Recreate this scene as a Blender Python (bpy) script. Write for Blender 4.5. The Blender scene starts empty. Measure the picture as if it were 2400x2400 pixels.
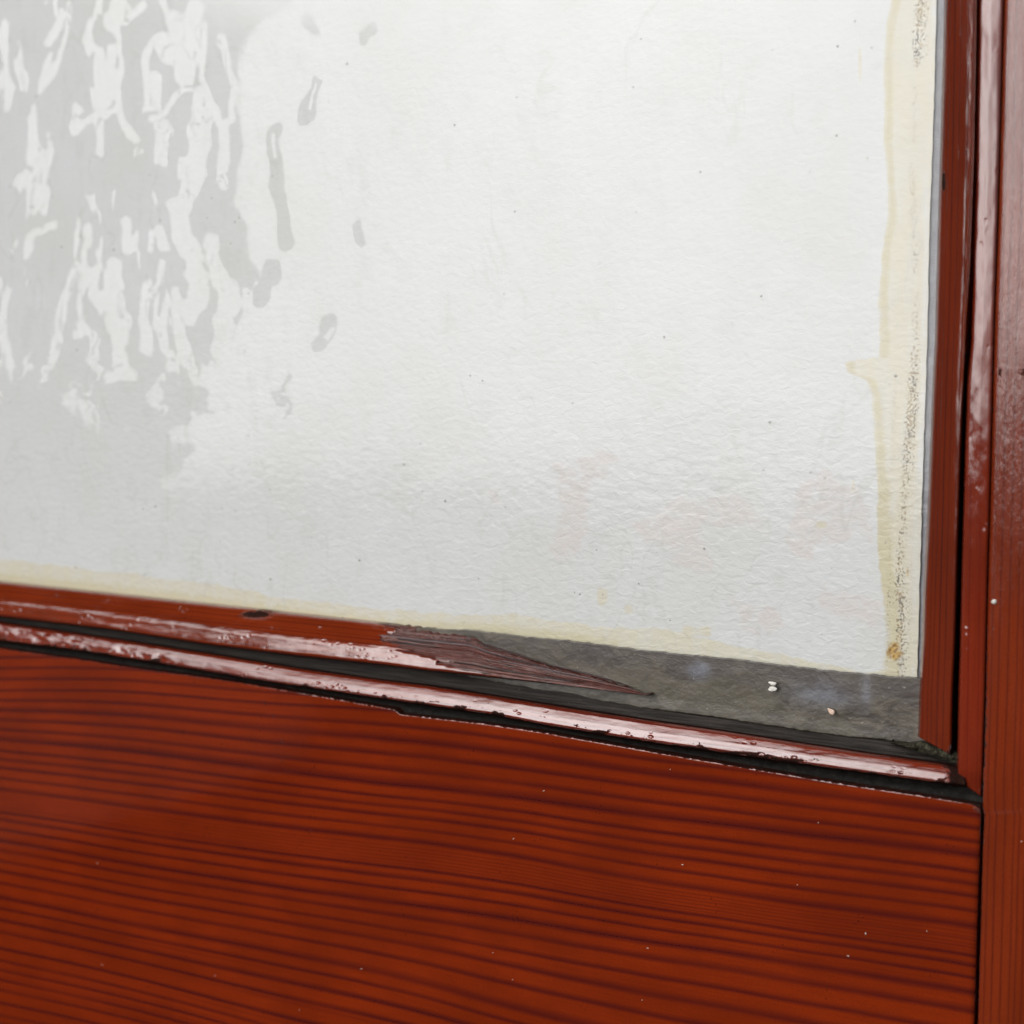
import bpy, math, random
import numpy as np
from mathutils import Vector, Matrix
random.seed(7); RNG = np.random.default_rng(11)
S = bpy.context.scene
C = S.collection

# ------------------------------------------------------------------ camera
FPX, DIST = 3400.0, 0.36                    # focal length in photograph pixels, metres to the window plane
Xc = Vector((5700, -300, 3400)).normalized()            # window axes seen from the camera (right, up, back)
Zc = Vector((.0058, 1, .0785)); Zc = (Zc - Xc * Zc.dot(Xc)).normalized()
Yc = Zc.cross(Xc)
Rt = Matrix(((Xc[0], Xc[1], Xc[2]), (Yc[0], Yc[1], Yc[2]), (Zc[0], Zc[1], Zc[2])))   # camera to world
right, up, back = Rt.col[0].copy(), Rt.col[1].copy(), Rt.col[2].copy()
CAM = back * DIST
cam = bpy.data.cameras.new('camera'); co = bpy.data.objects.new('camera', cam); C.objects.link(co)
co.matrix_world = Matrix.Translation(CAM) @ Rt.to_4x4()
cam.sensor_width = 36; cam.lens = 36 * FPX / 2400; cam.clip_start = .01; cam.clip_end = 500
cam.dof.use_dof = True; cam.dof.focus_distance = DIST * .955; cam.dof.aperture_fstop = 15
S.camera = co
NR, NU, NB, NC = map(np.array, (right, up, back, CAM))

# ------------------------------------------------------------------ sky, sun, exposure
SUN_EL, SUN_AZ = math.radians(28), math.radians(207)
w = bpy.data.worlds.new("World"); S.world = w; w.use_nodes = True
nt = w.node_tree; nt.nodes.clear()
sky = nt.nodes.new('ShaderNodeTexSky'); sky.sky_type = 'NISHITA'; sky.sun_disc = False
sky.sun_elevation = SUN_EL; sky.sun_rotation = SUN_AZ; sky.dust_density = 3; sky.air_density = 1; sky.ozone_density = 1
hs = nt.nodes.new('ShaderNodeHueSaturation'); hs.inputs['Saturation'].default_value = .06
bg = nt.nodes.new('ShaderNodeBackground'); bg.inputs[1].default_value = .12
wo = nt.nodes.new('ShaderNodeOutputWorld')
nt.links.new(sky.outputs[0], hs.inputs['Color']); nt.links.new(hs.outputs[0], bg.inputs[0]); nt.links.new(bg.outputs[0], wo.inputs[0])
sl = bpy.data.lights.new('sun', 'SUN'); sl.energy = 1.5; sl.angle = math.radians(64); sl.color = (1, .99, .98)
so = bpy.data.objects.new('sun', sl); C.objects.link(so)
sd = Vector((math.sin(SUN_AZ) * math.cos(SUN_EL), math.cos(SUN_AZ) * math.cos(SUN_EL), math.sin(SUN_EL)))
so.rotation_euler = sd.to_track_quat('Z', 'Y').to_euler(); so.location = (0, -3, 3)
S.view_settings.view_transform = 'Standard'; S.view_settings.look = 'None'
S.view_settings.exposure = 0.38; S.view_settings.gamma = 1; S.view_settings.use_curve_mapping = False
S.render.engine = 'CYCLES'; S.cycles.transparent_max_bounces = 12

# ------------------------------------------------------------------ helpers
def unp(px, py, y):
    """measured point of the photograph -> point on the window's plane at depth y (metres, + is into the wall)"""
    px, py, y = np.broadcast_arrays(np.asarray(px, float), np.asarray(py, float), np.asarray(y, float))
    d = ((px - 1200) / FPX)[..., None] * NR + ((1200 - py) / FPX)[..., None] * NU - NB
    t = (y - NC[1]) / d[..., 1]
    return NC + d * t[..., None]

def curve(pts):
    xs = np.array([p[0] for p in pts], float); ys = np.array([p[1] for p in pts], float)
    def f(x):
        x = np.asarray(x, float)
        r = np.interp(x, xs, ys)
        n = min(3, len(xs) - 1)
        r = np.where(x < xs[0], ys[0] + (x - xs[0]) * (ys[n] - ys[0]) / (xs[n] - xs[0]), r)
        return np.where(x > xs[-1], ys[-1] + (x - xs[-1]) * (ys[-1] - ys[-1-n]) / (xs[-1] - xs[-1-n]), r)
    return f

def vnoise(x, y, seed=0):
    x = np.asarray(x, float); y = np.asarray(y, float)
    g = np.random.default_rng(seed).random((256, 256))
    xi = np.floor(x).astype(int); yi = np.floor(y).astype(int)
    fx = x - xi; fy = y - yi; fx = fx*fx*(3-2*fx); fy = fy*fy*(3-2*fy)
    a = g[yi % 256, xi % 256]; b = g[yi % 256, (xi+1) % 256]; c = g[(yi+1) % 256, xi % 256]; d = g[(yi+1) % 256, (xi+1) % 256]
    return (a*(1-fx)+b*fx)*(1-fy) + (c*(1-fx)+d*fx)*fy
def fbm(x, y, seed=0, o=4):
    return sum(vnoise(x*2**k, y*2**k, seed+k) * .5**k for k in range(o)) / sum(.5**k for k in range(o))
def sstep(a, b, x):
    t = np.clip((x - a) / (b - a), 0, 1); return t*t*(3-2*t)
def inpoly(x, y, P):
    r = np.zeros(x.shape, bool); n = len(P)
    for i in range(n):
        x1, y1 = P[i]; x2, y2 = P[(i+1) % n]
        if y1 == y2: continue
        c = ((y1 > y) != (y2 > y)) & (x < (x2-x1)*(y-y1)/(y2-y1)+x1); r ^= c
    return r
def segd(x, y, pts, wid=None):
    """distance to a polyline (minus its half width)"""
    best = np.full(x.shape, 1e9)
    for (x1, y1), (x2, y2) in zip(pts[:-1], pts[1:]):
        dx, dy = x2-x1, y2-y1; t = np.clip(((x-x1)*dx+(y-y1)*dy)/(dx*dx+dy*dy+1e-9), 0, 1)
        best = np.minimum(best, np.hypot(x-x1-t*dx, y-y1-t*dy))
    return best

def props(o, label=None, cat=None, group=None, kind=None):
    if label: o['label'] = label
    if cat: o['category'] = cat
    if group: o['group'] = group
    if kind: o['kind'] = kind
    return o
def grid(name, P, mat, parent=None, uv=None, attrs=None, skirt=None, smooth=True):
    """P: (rows, cols, 3) array of points -> one mesh, optionally with sides running back to depth `skirt`"""
    R, K = P.shape[:2]
    if uv is None: uv = np.stack([P[..., 0], P[..., 2]], -1)
    attrs = dict(attrs or {})
    if skirt is not None:
        def pad(A, axis):
            f = np.take(A, [0], axis); l = np.take(A, [-1], axis); return np.concatenate([f, A, l], axis)
        Q = pad(pad(P, 0), 1); Q[0, :, 1] = Q[-1, :, 1] = skirt; Q[:, 0, 1] = Q[:, -1, 1] = skirt
        U = pad(pad(uv, 0), 1); dep = np.maximum(0, Q[..., 1] - pad(pad(P, 0), 1)[..., 1])
        U = U.copy(); U[..., 1] += dep
        attrs = {k: pad(pad(a, 0), 1) for k, a in attrs.items()}
        P, uv = Q, U; R, K = P.shape[:2]
    me = bpy.data.meshes.new(name)
    idx = np.arange(R*K).reshape(R, K)
    F = np.stack([idx[:-1, :-1], idx[:-1, 1:], idx[1:, 1:], idx[1:, :-1]], -1).reshape(-1, 4)
    a, b, c = P.reshape(-1, 3)[F[((R-1)//2)*(K-1) + (K-1)//2][:3]]
    if np.cross(b-a, c-a)[1] > 0: F = F[:, ::-1]
    F = np.ascontiguousarray(F)
    me.vertices.add(R*K); me.vertices.foreach_set('co', P.reshape(-1).astype(np.float32))
    me.loops.add(F.size); me.loops.foreach_set('vertex_index', F.reshape(-1).astype(np.int32))
    me.polygons.add(len(F)); me.polygons.foreach_set('loop_start', np.arange(0, F.size, 4, dtype=np.int32))
    try: me.polygons.foreach_set('loop_total', np.full(len(F), 4, dtype=np.int32))
    except Exception: pass
    me.polygons.foreach_set('use_smooth', np.full(len(F), smooth))
    if skirt is not None and smooth:
        fl = np.ones((R-1, K-1), bool); fl[0] = fl[-1] = False; fl[:, 0] = fl[:, -1] = False
        me.polygons.foreach_set('use_smooth', fl.reshape(-1))
    me.update(calc_edges=True)
    ul = me.uv_layers.new(name='grain'); ul.data.foreach_set('uv', uv.reshape(-1, 2)[F.reshape(-1)].reshape(-1).astype(np.float32))
    for k, A in attrs.items():
        at = me.attributes.new(k, 'FLOAT', 'POINT'); at.data.foreach_set('value', A.reshape(-1).astype(np.float32))
    me.materials.append(mat)
    o = bpy.data.objects.new(name, me); C.objects.link(o)
    if parent: o.parent = parent
    return o

class NG:
    """small wrapper for building node materials"""
    def __init__(s, name):
        s.m = bpy.data.materials.new(name); s.m.use_nodes = True; s.t = s.m.node_tree; s.t.nodes.clear()
        s.out = s.t.nodes.new('ShaderNodeOutputMaterial')
    def put(s, node, key, v):
        i = node.inputs[key]
        if isinstance(v, bpy.types.NodeSocket): s.t.links.new(v, i)
        else: i.default_value = v
    def n(s, typ, ins=None, out=0, **kw):
        nd = s.t.nodes.new('ShaderNode' + typ)
        for k, v in kw.items(): setattr(nd, k, v)
        for k, v in (ins or {}).items(): s.put(nd, k, v)
        return nd.outputs[out]
    def m_(s, op, a, b=0.0, c=0.0, clamp=False):
        return s.n('Math', {0: a, 1: b, 2: c}, operation=op, use_clamp=clamp)
    def mix(s, f, a, b, blend='MIX'):
        nd = s.t.nodes.new('ShaderNodeMix'); nd.data_type = 'RGBA'; nd.blend_type = blend; nd.clamp_factor = True
        for k, v in ((0, f), (6, a), (7, b)):
            if not isinstance(v, bpy.types.NodeSocket) and k > 0: v = (*v, 1) if len(v) == 3 else v
            s.put(nd, k, v)
        return nd.outputs[2]
    def ramp(s, f, stops, interp='LINEAR'):
        nd = s.t.nodes.new('ShaderNodeValToRGB'); nd.color_ramp.interpolation = interp
        e = nd.color_ramp.elements
        while len(e) < len(stops): e.new(.5)
        for i, (p, c) in enumerate(stops):
            e[i].position = p; e[i].color = (c, c, c, 1) if not hasattr(c, '__len__') else (*c, 1)
        s.t.links.new(f, nd.inputs[0]); return nd.outputs[0]
    def attr(s, name): return s.n('Attribute', attribute_name=name, out=2)
    def uv(s): return s.n('UVMap', uv_map='grain')
    def obj(s): return s.n('TexCoord', out=3)
    def sc(s, vec, x, y, z=1.0): return s.n('VectorMath', {0: vec, 1: (x, y, z)}, operation='MULTIPLY')
    def noise(s, vec, scale, detail=3.0, rough=.55, dist=0.0):
        return s.n('TexNoise', {'Vector': vec, 'Scale': scale, 'Detail': detail, 'Roughness': rough, 'Distortion': dist})
    def rng(s, f, a, b, c=0.0, d=1.0):
        return s.n('MapRange', {0: f, 1: a, 2: b, 3: c, 4: d}, interpolation_type='SMOOTHSTEP')
    def done(s, shader): s.t.links.new(shader, s.out.inputs[0]); return s.m

# ------------------------------------------------------------------ materials
GRIME = (.010, .009, .008)
def wood(name, bands, light=(.182, .0185, .0030), dark=(.046, .0045, .0055), warp=1.0, bumpy=1.0, coat_rough=.09, fibre=1.0, dents=0.0):
    """bands: (position, half width, strength) in metres across the grain"""
    g = NG(name); uv = g.uv()
    sep = g.n('SeparateXYZ', {0: uv}); u = sep; v = g.n('SeparateXYZ', {0: uv}, out=1)
    n1 = g.noise(g.sc(uv, 14, 90), 1.0, 2); n2 = g.noise(g.sc(uv, 60, 900), 1.0, 3); n3 = g.noise(g.sc(uv, 500, 5000), 1.0, 2)
    vw = g.m_('ADD', v, g.m_('MULTIPLY', g.m_('SUBTRACT', n1, .5), (.0009*warp)))
    vw = g.m_('ADD', vw, g.m_('MULTIPLY', g.m_('SUBTRACT', n2, .5), (.00030*warp)))
    vw = g.m_('ADD', vw, g.m_('MULTIPLY', g.m_('SUBTRACT', n3, .5), .00017))
    bands = sorted(bands); acc = None
    for i in range(0, len(bands), 9):
        ch = bands[i:i+9]; lo = ch[0][0] - .002; hi = ch[-1][0] + .002
        f = g.m_('DIVIDE', g.m_('SUBTRACT', vw, lo), hi - lo, clamp=True)
        st = []; last = 0
        for p, hw, s in ch:
            q = lambda z: min(max((z - lo)/(hi - lo), last + 1e-4), 1)
            for z, val in ((p - 1.25*hw, 0), (p - .2*hw, s), (p + hw*.45, 0)):       # soft on one side, crisp on the other
                last = q(z); st.append((last, val))
        r = g.ramp(f, st); acc = r if acc is None else g.m_('MAXIMUM', acc, r)
    fib = g.noise(g.sc(uv, 90, 3500), 1.0, 4, .7); blot = g.noise(g.sc(uv, 26, 70), 1.0, 4)
    fade = g.rng(g.noise(g.sc(uv, 20, 260), 1.0, 2), .3, .55, .78, 1.0)
    acc = g.m_('MULTIPLY', acc, fade)
    lt = tuple(c*1.14 for c in light); dk = tuple(c*.82 for c in light)
    col = g.mix(g.rng(blot, .32, .68), dk, lt)
    col = g.mix(g.rng(fib, .35, .75, 0, .32), col, tuple(c*.55 for c in light))
    hv = g.noise(g.sc(uv, 5, 900), 1.0, 3)
    col = g.mix(g.rng(hv, .55, .75, 0, .3), col, dark)
    col = g.mix(acc, col, dark)
    # handling scratches and pores
    dots = g.n('TexVoronoi', {'Vector': g.sc(uv, 900, 900), 'Scale': 1.0, 'Randomness': 1.0})
    pick = g.rng(g.noise(g.sc(uv, 130, 130), 1.0, 2), .6, .68)
    pore = g.m_('MULTIPLY', g.rng(dots, .10, .22, 1, 0), pick)
    col = g.mix(g.m_('MULTIPLY', pore, .7), col, tuple(c*.35 for c in dark))
    d0 = g.attr('dirt'); dn = g.noise(g.sc(uv, 700, 1100), 1.0, 5, .7)
    dirt = g.rng(g.m_('ADD', d0, g.m_('MULTIPLY', g.m_('SUBTRACT', dn, .5), 1.1)), .42, .6)
    gr = g.mix(g.rng(g.noise(g.sc(uv, 1500, 1500), 1.0, 3), .45, .75), GRIME, (.022, .020, .016))
    col = g.mix(dirt, col, gr)
    br = g.attr('broken')
    bn = g.noise(g.sc(uv, 120, 3200), 1.0, 5, .75)
    bcol = g.mix(g.rng(g.m_('ADD', g.m_('MULTIPLY', br, 1.6), bn), 1.55, 2.05), (.012, .004, .003), (.15, .058, .050))
    col = g.mix(br, col, bcol)
    mic = g.noise(g.sc(uv, 1500, 3800), 1.0, 3, .7)
    col = g.mix(g.rng(mic, .3, .72, 0, .34), col, tuple(c*.5 for c in light))
    # relief
    pits = g.noise(g.sc(uv, 600, 1400), 1.0, 4, .6); wav = g.noise(g.sc(uv, 60, 260), 1.0, 3)
    h = g.m_('MULTIPLY', g.m_('SUBTRACT', pits, .5), .000030*bumpy)
    h = g.m_('ADD', h, g.m_('MULTIPLY', wav, .00010*bumpy))
    h = g.m_('ADD', h, g.m_('MULTIPLY', fib, .000016*bumpy*fibre))
    h = g.m_('SUBTRACT', h, g.m_('MULTIPLY', acc, .000018*bumpy))
    h = g.m_('SUBTRACT', h, g.m_('MULTIPLY', pore, .000012))
    if dents:
        dd = g.n('TexVoronoi', {'Vector': g.sc(uv, 420, 700), 'Scale': 1.0})
        dm = g.m_('MULTIPLY', g.rng(dd, .1, .42, 1, 0), g.rng(g.noise(g.sc(uv, 55, 160), 1.0, 2), .54, .62))
        h = g.m_('SUBTRACT', h, g.m_('MULTIPLY', dm, .00022*dents))
    h = g.m_('ADD', h, g.m_('MULTIPLY', g.m_('MULTIPLY', br, bn), .00035))
    h = g.m_('ADD', h, g.m_('MULTIPLY', g.m_('MULTIPLY', dirt, dn), .0003))
    bump = g.n('Bump', {'Height': h, 'Strength': 1.0, 'Distance': 1.0})
    cr = g.m_('ADD', coat_rough, g.m_('MULTIPLY', g.m_('SUBTRACT', wav, .4), .12))
    cw = g.m_('MULTIPLY', g.m_('SUBTRACT', 1.0, dirt), g.m_('SUBTRACT', 1.0, g.m_('MULTIPLY', br, .35)))
    p = g.n('BsdfPrincipled', {'Base Color': col, 'Roughness': .55, 'IOR': 1.5, 'Specular IOR Level': 0.0, 'Coat Weight': cw, 'Coat Roughness': cr, 'Coat IOR': 1.66,
                                'Normal': bump, 'Coat Normal': bump})
    return g.done(p)

def film_mat():
    g = NG('white_backing_film'); uv = g.uv()
    warp = g.noise(g.sc(uv, 400, 400), 1.0, 4, .65)
    wr = lambda a, lo, hi, k=.5: g.rng(g.m_('ADD', a, g.m_('MULTIPLY', g.m_('SUBTRACT', warp, .5), k)), lo, hi)
    col = g.mix(g.rng(g.noise(g.sc(uv, 30, 22), 1.0, 5, .6), .35, .7), (.548, .552, .558), (.526, .524, .516))
    col = g.mix(g.m_('MULTIPLY', g.rng(g.noise(g.sc(uv, 160, 70), 1.0, 5, .7), .52, .66), .35), col, (.475, .475, .462))
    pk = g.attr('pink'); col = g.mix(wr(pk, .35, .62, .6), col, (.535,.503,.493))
    col = g.mix(g.m_('MULTIPLY', wr(g.m_('ADD', g.attr('yellow'), g.m_('MULTIPLY', g.m_('SUBTRACT', g.noise(g.sc(uv, 420, 26), 1.0, 4), .5), .8)), .22, .58, .35), g.rng(g.noise(g.sc(uv, 240, 60), 1.0, 4), .3, .65, .62, 1.0)), col, (.533, .497, .400))
    col = g.mix(g.m_('MULTIPLY', wr(g.attr('deep'), .35, .75, .8), .75), col, (.475, .425, .28))
    # mould and rust specks in the soaked strip
    sp = g.noise(g.sc(uv, 1900, 1600), 1.0, 3, .7); big = g.noise(g.sc(uv, 260, 120), 1.0, 3)
    sm = g.m_('MULTIPLY', g.attr('mould'), g.rng(big, .30, .46))
    spk = g.rng(g.m_('ADD', sp, g.m_('MULTIPLY', g.m_('SUBTRACT', sm, 1.0), .17)), .43, .50)
    col = g.mix(g.m_('MULTIPLY', g.m_('MULTIPLY', spk, g.rng(sm, .1, .5)), .85), col, g.mix(g.rng(g.noise(uv, 300, 2), .4, .6), (.07, .055, .04), (.24, .15, .055)))
    col = g.mix(g.m_('MULTIPLY', g.m_('MULTIPLY', g.attr('mould'), g.rng(g.noise(g.sc(uv, 500, 160), 1.0, 4), .45, .7)), .35), col, (.30,.265,.205))
    rs = g.attr('rust'); col = g.mix(wr(rs, .3, .8, .9), col, g.mix(g.rng(g.noise(uv, 1400, 3), .4, .6), (.20, .095, .02), (.46, .30, .09)))
    col = g.mix(wr(g.attr('grey'), .3, .8, .5), col, (.22, .21, .17))
    vn = g.noise(g.sc(uv, 34, 20), 1.0, 3, .5, .6); v2 = g.noise(g.sc(uv, 70, 42), 1.0, 2, .5, .9)
    col = g.mix(g.m_('MULTIPLY', g.rng(g.m_('ABSOLUTE', g.m_('SUBTRACT', vn, .5)), .003, .010, .22, 0), g.rng(v2, .42, .56)), col, (.40, .39, .365))
    # scattered fine specks
    vo = g.n('TexVoronoi', {'Vector': g.sc(uv, 230, 230), 'Scale': 1.0}); size = g.noise(g.sc(uv, 90, 90), 1.0, 2)
    th = g.rng(size, .38, .68, .025, .085)
    dot = g.m_('MULTIPLY', g.m_('LESS_THAN', vo, th), g.rng(size, .34, .46))
    col = g.mix(g.m_('MULTIPLY', dot, .75), col, (.16, .15, .14))
    # hammered relief, stronger towards the bottom
    hm = g.n('TexNoise', {'Vector': g.sc(uv, 420, 700), 'Scale': 1.0, 'Detail': 3.0, 'Roughness': .55, 'Distortion': .6})
    am = g.attr('relief')
    h = g.m_('MULTIPLY', g.m_('MULTIPLY', hm, am), .00019)
    h = g.m_('ADD', h, g.m_('MULTIPLY', g.noise(g.sc(uv, 90, 60), 1.0, 3), .00035))
    bump = g.n('Bump', {'Height': h, 'Strength': 1.0, 'Distance': 1.0})
    return g.done(g.n('BsdfPrincipled', {'Base Color': col, 'Roughness': .45, 'IOR': 1.45, 'Normal': bump}))

def glass_mat():
    g = NG('window_glass'); uv = g.uv()
    n = g.noise(g.sc(uv, 300, 420), 1.0, 2, .5, .2); n2 = g.noise(g.sc(uv, 40, 30), 1.0, 2)
    h = g.m_('ADD', g.m_('MULTIPLY', g.m_('MULTIPLY', n, g.attr('ham')), .000055), g.m_('MULTIPLY', n2, .00004))
    bump = g.n('Bump', {'Height': h, 'Strength': 1.0, 'Distance': 1.0})
    bf = g.n('NewGeometry', out=6); fr = g.n('Fresnel', {'IOR': g.m_('ADD', 1.47, g.m_('MULTIPLY', bf, 1/1.47-1.47)), 'Normal': bump})
    fr = g.m_('MULTIPLY', fr, 0.58)
    gl = g.n('BsdfGlossy', {'Color': (1, 1, 1, 1), 'Roughness': .085, 'Normal': bump})
    tr = g.n('BsdfTransparent', {'Color': (.985, .99, .985, 1)})
    return g.done(g.n('MixShader', {0: fr, 1: tr, 2: gl}))

def putty_mat():
    g = NG('dirty_sealant'); uv = g.uv()
    a = g.noise(g.sc(uv, 130, 220), 1.0, 7, .68, .8); b = g.noise(g.sc(uv, 45, 60), 1.0, 3, .5, .5); c = g.noise(g.sc(uv, 700, 900), 1.0, 4, .7)
    col = g.mix(g.rng(a, .34, .66), (.034, .026, .020), (.108, .091, .070))
    col = g.mix(g.rng(b, .42, .6, 0, .55), col, (.085, .074, .050))
    t = g.attr('tone'); col = g.mix(g.m_('MULTIPLY', t, g.rng(a, .3, .7, .9, .3)), col, (.052, .040, .038))
    col = g.mix(g.m_('MULTIPLY', g.attr('blue'), g.rng(a, .3, .6, .1, .8)), col, (.17, .185, .225))
    col = g.mix(g.m_('MULTIPLY', g.attr('edge'), g.rng(c, .4, .6)), col, (.035, .032, .022))
    col = g.mix(g.rng(c, .66, .72), col, (.36, .34, .28))
    lin = g.n('TexVoronoi', {'Vector': g.sc(uv, 200, 330), 'Scale': 1.0}, feature='DISTANCE_TO_EDGE')
    col = g.mix(g.m_('MULTIPLY', g.rng(lin, 0, .05, .5, 0), g.rng(b, .5, .6)), col, (.06, .052, .045))
    h = g.m_('ADD', g.m_('MULTIPLY', a, .00010), g.m_('MULTIPLY', c, .00010))
    bump = g.n('Bump', {'Height': h, 'Strength': 1.0, 'Distance': 1.0})
    return g.done(g.n('BsdfPrincipled', {'Base Color': col, 'Roughness': .36, 'IOR': 1.5, 'Normal': bump}))

def rough_mat(name, c1, c2, sx=300, sy=900, rough=.75, h=.0004):
    g = NG(name); uv = g.uv()
    a = g.noise(g.sc(uv, sx, sy), 1.0, 5, .65); c = g.noise(g.sc(uv, 2200, 2200), 1.0, 3, .6)
    col = g.mix(g.rng(a, .35, .68), c1, c2); col = g.mix(g.rng(c, .70, .76), col, (.22, .19, .14))
    bump = g.n('Bump', {'Height': g.m_('ADD', g.m_('MULTIPLY', a, h), g.m_('MULTIPLY', c, h*.4)), 'Strength': 1.0, 'Distance': 1.0})
    return g.done(g.n('BsdfPrincipled', {'Base Color': col, 'Roughness': rough, 'Specular IOR Level': .15, 'Normal': bump}))
def plain(name, c1, c2, scale, rough=.8, hs_=.0, coord='obj'):
    g = NG(name); v = g.obj(); a = g.noise(v, scale, 5, .6)
    col = g.mix(g.rng(a, .35, .65), c1, c2)
    bump = g.n('Bump', {'Height': g.m_('MULTIPLY', a, hs_), 'Strength': 1.0, 'Distance': 1.0})
    return g.done(g.n('BsdfPrincipled', {'Base Color': col, 'Roughness': rough, 'Specular IOR Level': 0.0, 'Normal': bump}))

# ------------------------------------------------------------------ measured edges of the photograph
bead_top = curve([(0,1364),(500,1418),(912,1464),(1000,1475),(1110,1487),(1140,1503),(1200,1522),(1290,1553),(1370,1574),(1430,1591),(1490,1611),(1512,1624)])
bead_bot = curve([(0,1446),(250,1475),(500,1514),(700,1539),(900,1560),(1000,1573),(1178,1591),(1290,1603),(1512,1630)])
mould_top = curve([(0,1458),(250,1494),(500,1533),(700,1566),(800,1580),(900,1594),(1000,1606),(1150,1629),(1300,1653),(1500,1684),(1700,1713),(1900,1744),(2100,1773),(2260,1797)])
mould_bot = curve([(0,1504),(200,1530),(400,1562),(600,1596),(800,1626),(950,1648),(1150,1677),(1270,1701),(1500,1739),(1733,1773),(1966,1806),(2152,1831),(2260,1845)])
rail_top = curve([(0,1519),(200,1547),(300,1563),(500,1590),(700,1622),(800,1640),(925,1662),(938,1673),(990,1679),(1130,1695),(1260,1714),(1500,1756),(1733,1796),(1966,1835),(2199,1870),(2303,1887)])
film_bot = curve([(0,1372),(300,1405),(500,1426),(800,1460),(912,1474),(1000,1474),(1110,1480),(1240,1495),(1350,1506),(1500,1526),(1733,1549),(1919,1572),(2073,1586),(2200,1596)])
putty_bot = curve([(0,1450),(900,1560),(1300,1624),(1500,1658),(1650,1676),(1800,1699),(1950,1722),(2080,1734),(2130,1750),(2200,1770),(2260,1784)])
# upright edges: y -> x
film_r = curve([(0,2195),(207,2190),(580,2177),(800,2173),(1031,2165),(1238,2159),(1500,2152),(1586,2150)])
vb_l = curve([(0,2213),(207,2208),(538,2198),(800,2191),(866,2187),(1197,2174),(1400,2164),(1500,2161),(1633,2154),(1760,2151)])
vb_r = curve([(0,2290),(124,2288),(372,2283),(621,2274),(745,2266),(899,2259),(1114,2251),(1321,2245),(1500,2240),(1633,2234),(1780,2231)])
vm_l = curve([(0,2291),(414,2285),(800,2275),(899,2266),(1114,2259),(1321,2253),(1500,2249),(1633,2245),(1860,2241)])
vm_r = curve([(0,2353),(186,2348),(497,2340),(741,2331),(990,2325),(1197,2320),(1362,2315),(1633,2309),(1796,2304),(1880,2301)])
rail_r = curve([(1887,2301),(2048,2294),(2235,2288),(2400,2283)])
GL, FI = .0070, .0096                                  # depth of the glass face and of the film behind it
MM = DIST/FPX                                          # metres per pixel near the middle

# ------------------------------------------------------------------ the window
win = bpy.data.objects.new('glazed_sash', None); C.objects.link(win)
props(win, 'weathered window with red-brown varnished wood frame and white-backed wavy glass', 'window')

# rail: grain lines follow lines measured on the wood
gx = np.array([-700, 0, 300, 600, 900, 1200, 1500, 1800, 2250, 2500])
gl = np.array([1400, 1618, 1731, 1849, 1967, 2104, 2228, 2700, 3400])
gd = np.array([[5,0,3,30,46,82,125,165,230,262],[0,0,3,30,46,82,125,165,230,262],[-70,0,29,68,107,137,177,215,274,308],
               [-95,0,44,83,118,157,213,262,324,360],[-120,0,56,102,145,184,233,279,354,394],[-140,0,65,118,180,262,330,395,490,540],
               [-150,0,68,148,222,300,370,440,545,600],[-150,0,70,155,240,320,400,480,590,650],[-150,0,70,155,240,320,400,480,590,650]], float)
gxf = np.linspace(-700, 2500, 321); kk_ = np.hanning(33); kk_ /= kk_.sum()
gdf = np.array([np.convolve(np.pad(np.interp(gxf, gx, r_), 16, 'reflect', reflect_type='odd'), kk_, 'valid') for r_ in gd])
gdf += 5*(vnoise(gxf/170, gxf*0, 201)-.5)[None, :]
def grain_label(px, py):
    out = np.empty(px.shape)
    for j in range(px.shape[1]):
        yy = gl + np.array([np.interp(px[:, j].mean(), gxf, gdf[i]) for i in range(len(gl))])
        out[:, j] = np.interp(py[:, j], yy, gl)
    return out
lab = [1540,1566,1592,1618,1641,1664,1686,1709,1733,1759,1779,1799,1823,1849,1902,1920,1943,1970,1992,2017,2041,2069,2104,2128,2156,2184,2222,2250,2272,2296,2320,2350,2378,2400,2430,2470,2500,2540,2580,2620]
thick = {1733: 1.7, 1849: 1.25, 1970: 1.4, 2104: 1.6, 2156: 1.2, 1664: 1.3}
rr = random.Random(3)
rb = [((v-1400)*MM, (6.4+2.4*rr.random())*thick.get(v, 1)*MM, .84+.16*rr.random()) for v in lab]
rb += [((v-1400)*MM, 2.2*MM, .5) for v in (1860,1867,1873,1880,1887,1893,2262,2284,2308)]
rail_mat = wood('varnished_rail_pine', rb, warp=.5, bumpy=.2, coat_rough=.05)
ncol, nrow = 900, 300
px = np.linspace(-500, 1, ncol)[None, :]*0 + np.linspace(-500, 2303, ncol)[None, :]
s = np.linspace(0, 1, nrow)[:, None]**1.5
top = rail_top(px); PY = top + s*(3100 - top)
PX = np.broadcast_to(px, PY.shape).copy()
rx = rail_r(PY); PX = np.where(PX > 2000, 2000 + (PX-2000)*(rx-2000)/(2303-2000), PX)
dt = (PY - rail_top(PX))                              # pixels below the upper edge
dr = rail_r(PY) - PX
Y = .00012*np.exp(-(np.maximum(dt, 0)/5)**1.0) + .0007*np.exp(-np.maximum(dr, 0)/6) + .00012*(fbm(PX/160, PY/90, 5)-.5)
dirt = .62*np.exp(-np.maximum(dt, 0)/6) + .45*np.exp(-np.maximum(dr, 0)/5) + .28*np.exp(-((dr)/55)**2)*np.exp(-(dt/60)**2)
P = unp(PX, PY, Y)
dirt = dirt + .50*np.exp(-(segd(PX, PY, [(606,1612),(624,1655),(647,1688),(661,1734),(661,1793),(690,1850),(714,1899),(730,1948)])/2.6)**2)*(fbm(PX/30, PY/30, 151) > .42)
L = grain_label(PX, PY)
grid('bottom_rail', P, rail_mat, win, np.stack([P[..., 0], (L-1400)*MM], -1), {'dirt': dirt}, skirt=.034)

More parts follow.
